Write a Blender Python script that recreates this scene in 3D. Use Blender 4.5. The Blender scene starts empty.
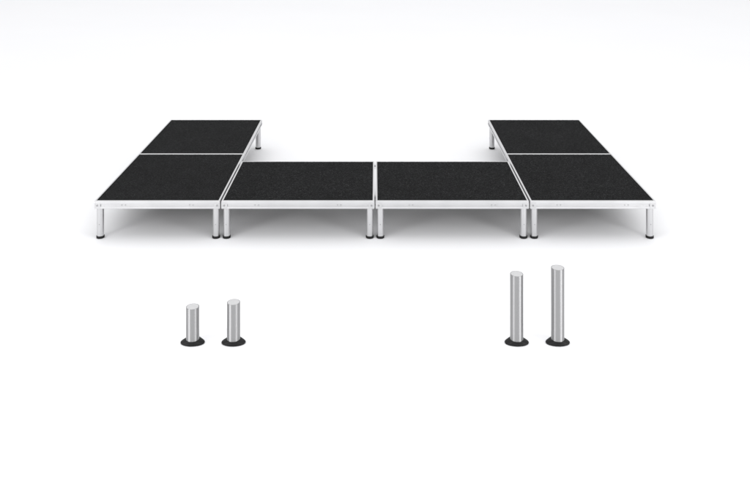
import bpy, bmesh, math, random
from mathutils import Vector
random.seed(4)
S = bpy.context.scene
C = S.collection

# ------------------------------------------------------------------ materials
def mat(name):
    m = bpy.data.materials.new(name); m.use_nodes = True
    nt = m.node_tree; b = nt.nodes['Principled BSDF']
    return m, nt, b

def tex_coord(nt, scale=(1, 1, 1)):
    tc = nt.nodes.new('ShaderNodeTexCoord'); mp = nt.nodes.new('ShaderNodeMapping')
    mp.inputs['Scale'].default_value = scale
    oi = nt.nodes.new('ShaderNodeObjectInfo')
    add = nt.nodes.new('ShaderNodeVectorMath'); add.operation = 'MULTIPLY_ADD'
    add.inputs[1].default_value = (37, 53, 19)
    nt.links.new(oi.outputs['Random'], add.inputs[0])
    nt.links.new(tc.outputs['Object'], add.inputs[2])
    nt.links.new(add.outputs[0], mp.inputs['Vector'])
    return mp.outputs['Vector']

def noise(nt, vec, scale, detail=2, rough=.5):
    n = nt.nodes.new('ShaderNodeTexNoise')
    n.inputs['Scale'].default_value = scale; n.inputs['Detail'].default_value = detail
    n.inputs['Roughness'].default_value = rough
    nt.links.new(vec, n.inputs['Vector']); return n.outputs['Fac']

def ramp(nt, fac, stops):
    r = nt.nodes.new('ShaderNodeValToRGB')
    r.color_ramp.elements[0].position = stops[0][0]; r.color_ramp.elements[0].color = (*stops[0][1], 1)
    r.color_ramp.elements[1].position = stops[-1][0]; r.color_ramp.elements[1].color = (*stops[-1][1], 1)
    for p, c in stops[1:-1]:
        e = r.color_ramp.elements.new(p); e.color = (*c, 1)
    nt.links.new(fac, r.inputs['Fac']); return r.outputs['Color']

def floor_mat():
    m, nt, b = mat('white_floor')
    v = tex_coord(nt)
    c = ramp(nt, noise(nt, v, .6, 4), [(.3, (.795, .797, .812)), (.7, (.803, .805, .818))])
    nt.links.new(c, b.inputs['Base Color'])
    b.inputs['Roughness'].default_value = .8
    b.inputs['Specular IOR Level'].default_value = .1
    return m

def alu_mat(name, base, metallic, rough, streak):
    m, nt, b = mat(name)
    v = tex_coord(nt, streak)
    n = noise(nt, v, 6, 4)
    lo = tuple(k * .93 for k in base)
    nt.links.new(ramp(nt, n, [(.3, lo), (.7, base)]), b.inputs['Base Color'])
    b.inputs['Metallic'].default_value = metallic
    mr = nt.nodes.new('ShaderNodeMapRange')
    mr.inputs['To Min'].default_value = rough - .06; mr.inputs['To Max'].default_value = rough + .08
    nt.links.new(n, mr.inputs['Value']); nt.links.new(mr.outputs[0], b.inputs['Roughness'])
    return m

def carpet_mat():
    m, nt, b = mat('black_carpet')
    v = tex_coord(nt)
    fine = noise(nt, v, 140, 4, .9)
    mid = noise(nt, v, 75, 2, .6)
    big = noise(nt, v, 4.5, 4, .55)
    cf = ramp(nt, fine, [(.36, (.0008, .0008, .001)), (.53, (.0038, .0041, .0045)), (.67, (.060, .061, .063))])
    cm = ramp(nt, mid, [(.32, (.4, .4, .4)), (.68, (1.6, 1.6, 1.6))])
    cb = ramp(nt, big, [(.3, (.82, .82, .82)), (.7, (1.2, 1.2, 1.2))])
    prev = cf
    for c in (cm, cb):
        mx = nt.nodes.new('ShaderNodeVectorMath'); mx.operation = 'MULTIPLY'
        nt.links.new(prev, mx.inputs[0]); nt.links.new(c, mx.inputs[1]); prev = mx.outputs[0]
    nt.links.new(prev, b.inputs['Base Color'])
    b.inputs['Roughness'].default_value = .95
    b.inputs['Specular IOR Level'].default_value = .12
    bp = nt.nodes.new('ShaderNodeBump'); bp.inputs['Strength'].default_value = .7; bp.inputs['Distance'].default_value = .004
    nt.links.new(fine, bp.inputs['Height']); nt.links.new(bp.outputs[0], b.inputs['Normal'])
    return m

def rubber_mat():
    m, nt, b = mat('black_rubber')
    v = tex_coord(nt)
    nt.links.new(ramp(nt, noise(nt, v, 60, 3), [(.3, (.0025, .0025, .0025)), (.7, (.006, .006, .0065))]), b.inputs['Base Color'])
    b.inputs['Roughness'].default_value = .6; b.inputs['Specular IOR Level'].default_value = .25
    return m

def board_mat():
    m, nt, b = mat('dark_plywood')
    v = tex_coord(nt, (1, 9, 9))
    nt.links.new(ramp(nt, noise(nt, v, 5, 5), [(.3, (.03, .027, .024)), (.7, (.06, .055, .05))]), b.inputs['Base Color'])
    b.inputs['Roughness'].default_value = .7
    return m

FLOOR = floor_mat()
ALU = alu_mat('brushed_aluminium', (.60, .60, .607), .8, .38, (1, 1, 1))
BRK = alu_mat('cast_aluminium', (.55, .55, .557), .8, .45, (8, 8, 8))
TUBE = alu_mat('aluminium_tube', (.58, .58, .587), .85, .3, (1, 1, .4))
POST = alu_mat('brushed_support_tube', (.39, .39, .394), 1.0, .50, (1, 1, .4))
_nt = POST.node_tree; _b = _nt.nodes['Principled BSDF']
_b.inputs['Anisotropic'].default_value = .92; _b.inputs['Anisotropic Rotation'].default_value = .25
_t = _nt.nodes.new('ShaderNodeTangent'); _t.direction_type = 'RADIAL'; _t.axis = 'Z'; _nt.links.new(_t.outputs[0], _b.inputs['Tangent'])
CAP = alu_mat('matt_end_cap', (.48, .48, .487), .1, .6, (9, 9, 9))
STEEL = alu_mat('zinc_screw', (.36, .36, .365), .9, .45, (20, 20, 20))
CARPET, RUBBER, BOARD = carpet_mat(), rubber_mat(), board_mat()

# ------------------------------------------------------------------ mesh helpers
def obj(name, bm, m, parent=None, smooth=False):
    bmesh.ops.recalc_face_normals(bm, faces=bm.faces)
    me = bpy.data.meshes.new(name); bm.to_mesh(me); bm.free()
    me.materials.append(m)
    if smooth:
        me.shade_smooth()
        me.set_sharp_from_angle(angle=math.radians(38))
    o = bpy.data.objects.new(name, me); C.objects.link(o)
    if parent: o.parent = parent
    return o

def box(bm, x0, x1, y0, y1, z0, z1, bev=0):
    r = bmesh.ops.create_cube(bm, size=1)
    for v in r['verts']:
        v.co = Vector(((x0 + x1) / 2 + v.co.x * (x1 - x0), (y0 + y1) / 2 + v.co.y * (y1 - y0), (z0 + z1) / 2 + v.co.z * (z1 - z0)))
    if bev:
        es = list({e for v in r['verts'] for e in v.link_edges})
        bmesh.ops.bevel(bm, geom=es, offset=bev, segments=2, affect='EDGES', profile=.6)

def lathe(bm, prof, cx=0, cy=0, n=48, sx=1, sy=1):
    """prof: list of (radius, z), closed to the axis at both ends."""
    rings = []
    for r, z in prof:
        if r < 1e-6: rings.append([bm.verts.new((cx, cy, z))])
        else: rings.append([bm.verts.new((cx + sx * r * math.cos(2 * math.pi * k / n), cy + sy * r * math.sin(2 * math.pi * k / n), z)) for k in range(n)])
    for a, b in zip(rings, rings[1:]):
        for k in range(n):
            q = (k + 1) % n
            if len(a) == 1 and len(b) == 1: continue
            if len(a) == 1: bm.faces.new((a[0], b[k], b[q]))
            elif len(b) == 1: bm.faces.new((a[k], a[q], b[0]))
            else: bm.faces.new((a[k], a[q], b[q], b[k]))

def disc_stud(bm, p, n, r, h):
    """low domed screw head at p with outward normal n"""
    n = Vector(n); up = Vector((0, 0, 1)); t = n.cross(up) if abs(n.z) < .9 else Vector((1, 0, 0)); t.normalize(); u = n.cross(t)
    p = Vector(p); N = 20; rings = []
    for rr, hh in ((r, 0), (r, h * .6), (r * .8, h), (r * .45, h), (r * .40, h * .35)):
        rings.append([bm.verts.new(p + n * hh + t * rr * math.cos(2 * math.pi * k / N) + u * rr * math.sin(2 * math.pi * k / N)) for k in range(N)])
    for a, b in zip(rings, rings[1:]):
        for k in range(N): bm.faces.new((a[k], a[(k + 1) % N], b[(k + 1) % N], b[k]))
    bm.faces.new(rings[-1]); bm.faces.new(rings[0][::-1])

def tag(o, label, cat, group=None):
    o['label'] = label; o['category'] = cat
    if group: o['group'] = group

def empty(name, loc, rz=0):
    o = bpy.data.objects.new(name, None); C.objects.link(o)
    o.location = loc; o.rotation_euler = (0, 0, rz); o.empty_display_size = .1
    return o

def copy_tree(o, parent=None):
    c = o.copy(); C.objects.link(c)
    if parent: c.parent = parent
    for ch in list(o.children): copy_tree(ch, c)
    return c

# ------------------------------------------------------------------ stage deck
H = .307            # deck height: 12 inch
LX, LY = 1.22, 1.0  # 4 ft by 3.3 ft
FH = .064           # height of the frame profile
def make_deck():
    root = empty('stage_deck', (0, 0, 0))
    hx, hy = LX / 2, LY / 2
    # frame: profile swept round the rectangle (inset from outer edge, z)
    p = [(.0125, H - .0045), (.0125, H), (.0018, H), (0, H - .0018), (0, H - .0245), (.0015, H - .026),
         (.009, H - .0265), (.009, H - .0450), (.0, H - .0455), (0, H - FH + .002), (.0018, H - FH), (.034, H - FH), (.034, H - FH + .004), (.016, H - FH + .004)]
    bm = bmesh.new(); loops = []
    for (sx, sy) in ((-1, -1), (1, -1), (1, 1), (-1, 1)):
        loops.append([bm.verts.new((sx * (hx - d), sy * (hy - d), z)) for d, z in p])
    n = len(p)
    for i in range(4):
        a, b = loops[i], loops[(i + 1) % 4]
        for k in range(n): bm.faces.new((a[k], b[k], b[(k + 1) % n], a[(k + 1) % n]))
    obj('frame', bm, ALU, root)
    # plywood board and carpet, the pile cut slightly irregular at its edge
    bm = bmesh.new(); box(bm, -hx + .017, hx - .017, -hy + .017, hy - .017, H - .024, H - .006); obj('deck_board', bm, BOARD, root)
    bm = bmesh.new()
    nx, ny = 120, 100; x0, y0 = hx - .013, hy - .013
    g = [[bm.verts.new((-x0 + 2 * x0 * i / nx, -y0 + 2 * y0 * j / ny, H - .0015 + random.uniform(-.0008, .0016))) for j in range(ny + 1)] for i in range(nx + 1)]
    for i in range(nx):
        for j in range(ny): bm.faces.new((g[i][j], g[i + 1][j], g[i + 1][j + 1], g[i][j + 1]))
    edge = [g[i][0] for i in range(nx + 1)] + [g[nx][j] for j in range(1, ny + 1)] + [g[i][ny] for i in range(nx - 1, -1, -1)] + [g[0][j] for j in range(ny - 1, 0, -1)]
    low = [bm.verts.new((v.co.x, v.co.y, H - .0055)) for v in edge]
    for k in range(len(edge)):
        q = (k + 1) % len(edge); bm.faces.new((edge[k], edge[q], low[q], low[k]))
    bm.faces.new(low)
    obj('carpet', bm, CARPET, root)
    for (sx, sy) in ((-1, -1), (1, -1), (1, 1), (-1, 1)):
        # corner bracket sitting in the channel, L-shaped round the corner
        bm = bmesh.new()
        L = .046
        za, zb = H - .0575, H - .0135
        a = (sx * (hx - L), sx * (hx + .0016)); box(bm, min(a), max(a), *sorted((sy * (hy - .0085), sy * (hy + .0016))), za, zb, .001)
        b = (sy * (hy - L), sy * (hy - .0086)); box(bm, *sorted((sx * (hx - .0085), sx * (hx + .0016))), min(b), max(b), za, zb, .001)
        br = obj('corner_bracket', bm, BRK, root)
        bm = bmesh.new(); disc_stud(bm, (sx * (hx - .022), sy * (hy + .0014), H - .036), (0, sy, 0), .0085, .003)
        obj('bolt', bm, STEEL, br, True)
        bm = bmesh.new(); disc_stud(bm, (sx * (hx + .0014), sy * (hy - .022), H - .036), (sx, 0, 0), .0085, .003)
        obj('bolt', bm, STEEL, br, True)
        # leg
        cx, cy = sx * (hx - .036), sy * (hy - .036); R = .0275
        bm = bmesh.new()
        lathe(bm, [(0, .012), (R - .001, .012), (R, .013), (R, H - FH - .0015), (0, H - FH - .0015)], cx, cy)
        lg = obj('leg', bm, TUBE, root, True)
        bm = bmesh.new()
        lathe(bm, [(0, 0), (R + .001, 0), (R + .004, .002), (R + .0045, .016), (R + .003, .0185), (R + .0004, .0195), (R + .0004, .0125), (0, .0125)][0:6] + [(R - .004, .0195), (R - .004, .0122)], cx, cy)
        obj('rubber_foot', bm, RUBBER, lg, True)
        bm = bmesh.new(); disc_stud(bm, (cx, cy + sy * (R - .0006), .115), (0, sy, 0), .004, .0018); obj('bolt', bm, STEEL, lg, True)
        bm = bmesh.new(); disc_stud(bm, (cx + sx * (R - .0006), cy, .115), (sx, 0, 0), .004, .0018); obj('bolt', bm, STEEL, lg, True)
    # edge screws in the channel
    for t in (-.54, .54):
        for s in (-1, 1):
            bm = bmesh.new()
            for d in (-.014, .014): disc_stud(bm, (t * hx + d, s * (hy - .0092), H - .036), (0, s, 0), .0048, .005)
            obj('connector_screw', bm, BRK, root, True)
            bm = bmesh.new()
            for d in (-.014, .014): disc_stud(bm, (s * (hx - .0092), t * hy + d, H - .036), (s, 0, 0), .0048, .005)
            obj('connector_screw', bm, BRK, root, True)
    return root

g = .0125
spots = [  # x, y, rot, label
    (-(LX + g) / 2, LY / 2, 0, 'black carpeted front deck immediately left of the centre seam, bridging the two arms'),
    ((LX + g) / 2, LY / 2, 0, 'black carpeted front deck immediately right of the centre seam, bridging the two arms'),
    (-(LX + g * 1.5 + LY / 2), LX / 2, math.pi / 2, 'black carpeted corner deck at the front left end of the U-shaped stage'),
    ((LX + g * 1.5 + LY / 2), LX / 2, -math.pi / 2, 'black carpeted corner deck at the front right end of the U-shaped stage'),
    (-(LX + g * 1.5 + LY / 2), LX * 1.5 + .002, math.pi / 2, 'black carpeted deck at the back left, rear end of the left arm'),
    ((LX + g * 1.5 + LY / 2), LX * 1.5 + .002, -math.pi / 2, 'black carpeted deck at the back right, rear end of the right arm'),
]
proto = make_deck()
for i, (x, y, r, lab) in enumerate(spots):
    o = proto if i == 0 else copy_tree(proto)
    o.location = (x, y, 0); o.rotation_euler = (0, 0, r)
    tag(o, lab, 'stage deck', 'carpeted decks joined into the U-shaped stage')

# ------------------------------------------------------------------ loose legs standing in front
F = 821.0; CAMY = -6.55; CAMZ = 2.693
yd = CAMY + 5.01
def spare_leg(x, h, label):
    root = empty('tubular_support', (x, yd, 0))
    R = .0398; z0 = .026
    bm = bmesh.new()
    lathe(bm, [(0, z0 - .006), (R, z0 - .006), (R, h - .0012), (R - .0012, h - .0002), (R - .003, h - .0002), (R - .003, h - .006), (0, h - .006)], n=192)
    obj('tube', bm, POST, root, True)
    bm = bmesh.new(); lathe(bm, [(0, h - .0055), (R - .0034, h - .0055), (R - .0034, h - .0008), (R - .0044, h), (0, h)], n=64)
    obj('end_cap', bm, CAP, root, True)
    bm = bmesh.new(); Rf = .074
    lathe(bm, [(0, 0), (Rf * .9, 0), (Rf * .97, .002), (Rf, .006), (Rf * .985, .010), (Rf * .9, .0155), (Rf * .74, .0215), (R * 1.06, .0275), (R * 1.004, .0275), (R * 1.004, .021)], n=64)
    # oval plate that turns round where its collar grips the tube
    for v in bm.verts:
        rr = math.hypot(v.co.x, v.co.y)
        t = min(1, max(0, (rr - R * 1.07) / (Rf * .92 - R * 1.07)))
        v.co.y *= 1 - .41 * t
    obj('foot', bm, RUBBER, root, True)
    tag(root, label, 'support tube', 'loose support tubes standing in front of the stage')
s = F / 5.01
for px, top, lab in ((192.7, 306.4, 'shortest loose silver tube leg on black foot, leftmost in front of stage'),
                     (233.6, 301.9, 'short silver tube leg with black foot, slightly taller of the left pair'),
                     (516.7, 273.6, 'long silver tube leg with black foot, slightly shorter of the right pair'),
                     (557.7, 267.4, 'tallest loose silver tube leg on black foot, rightmost in front of stage')):
    spare_leg((px - 375.1) / s, CAMZ - (top + 98.2) / s, lab)

# ------------------------------------------------------------------ setting
bm = bmesh.new()
vs = [bm.verts.new(c) for c in ((-60, -30, 0), (60, -30, 0), (60, 80, 0), (-60, 80, 0))]
bm.faces.new(vs)
fl = obj('floor', bm, FLOOR); fl['kind'] = 'structure'

# ------------------------------------------------------------------ light: a bright white studio
w = bpy.data.worlds.new('World'); S.world = w; w.use_nodes = True
bg = w.node_tree.nodes['Background']
bg.inputs['Color'].default_value = (1, 1, 1.004, 1); bg.inputs['Strength'].default_value = 1.05
def area(name, loc, target, sx, sy, power):
    l = bpy.data.lights.new(name, 'AREA'); l.shape = 'RECTANGLE'; l.size = sx; l.size_y = sy; l.energy = power
    o = bpy.data.objects.new(name, l); C.objects.link(o); o.location = loc
    o.rotation_euler = (Vector(target) - Vector(loc)).to_track_quat('-Z', 'Y').to_euler()
    return o
area('softbox_top', (0, 6, 14), (0, 6, 0), 26, 22, 700)
area('softbox_front', (0, -6.2, 4.6), (0, -.2, 0), 9, 3.0, 140)
area('softbox_side', (-5.0, -4.9, 1.5), (-.3, -1.4, .2), 2.0, 2.8, 170)
area('softbox_side', (5.0, -4.9, 1.5), (.3, -1.4, .2), 2.0, 2.8, 170)

# ------------------------------------------------------------------ camera (level, with lens shift)
cd = bpy.data.cameras.new('camera'); cam = bpy.data.objects.new('camera', cd); C.objects.link(cam)
cam.location = (0, CAMY, CAMZ); cam.rotation_euler = (math.radians(90), 0, 0)
cd.sensor_width = 36; cd.lens = F / 750 * 36; cd.shift_y = -348.2 / 750; cd.shift_x = -.0001
cd.clip_start = .1; cd.clip_end = 500
S.camera = cam

S.render.engine = 'CYCLES'
S.cycles.max_bounces = 8; S.cycles.diffuse_bounces = 5
S.view_settings.view_transform = 'Standard'; S.view_settings.look = 'None'
S.view_settings.exposure = 0.0; S.view_settings.gamma = 1
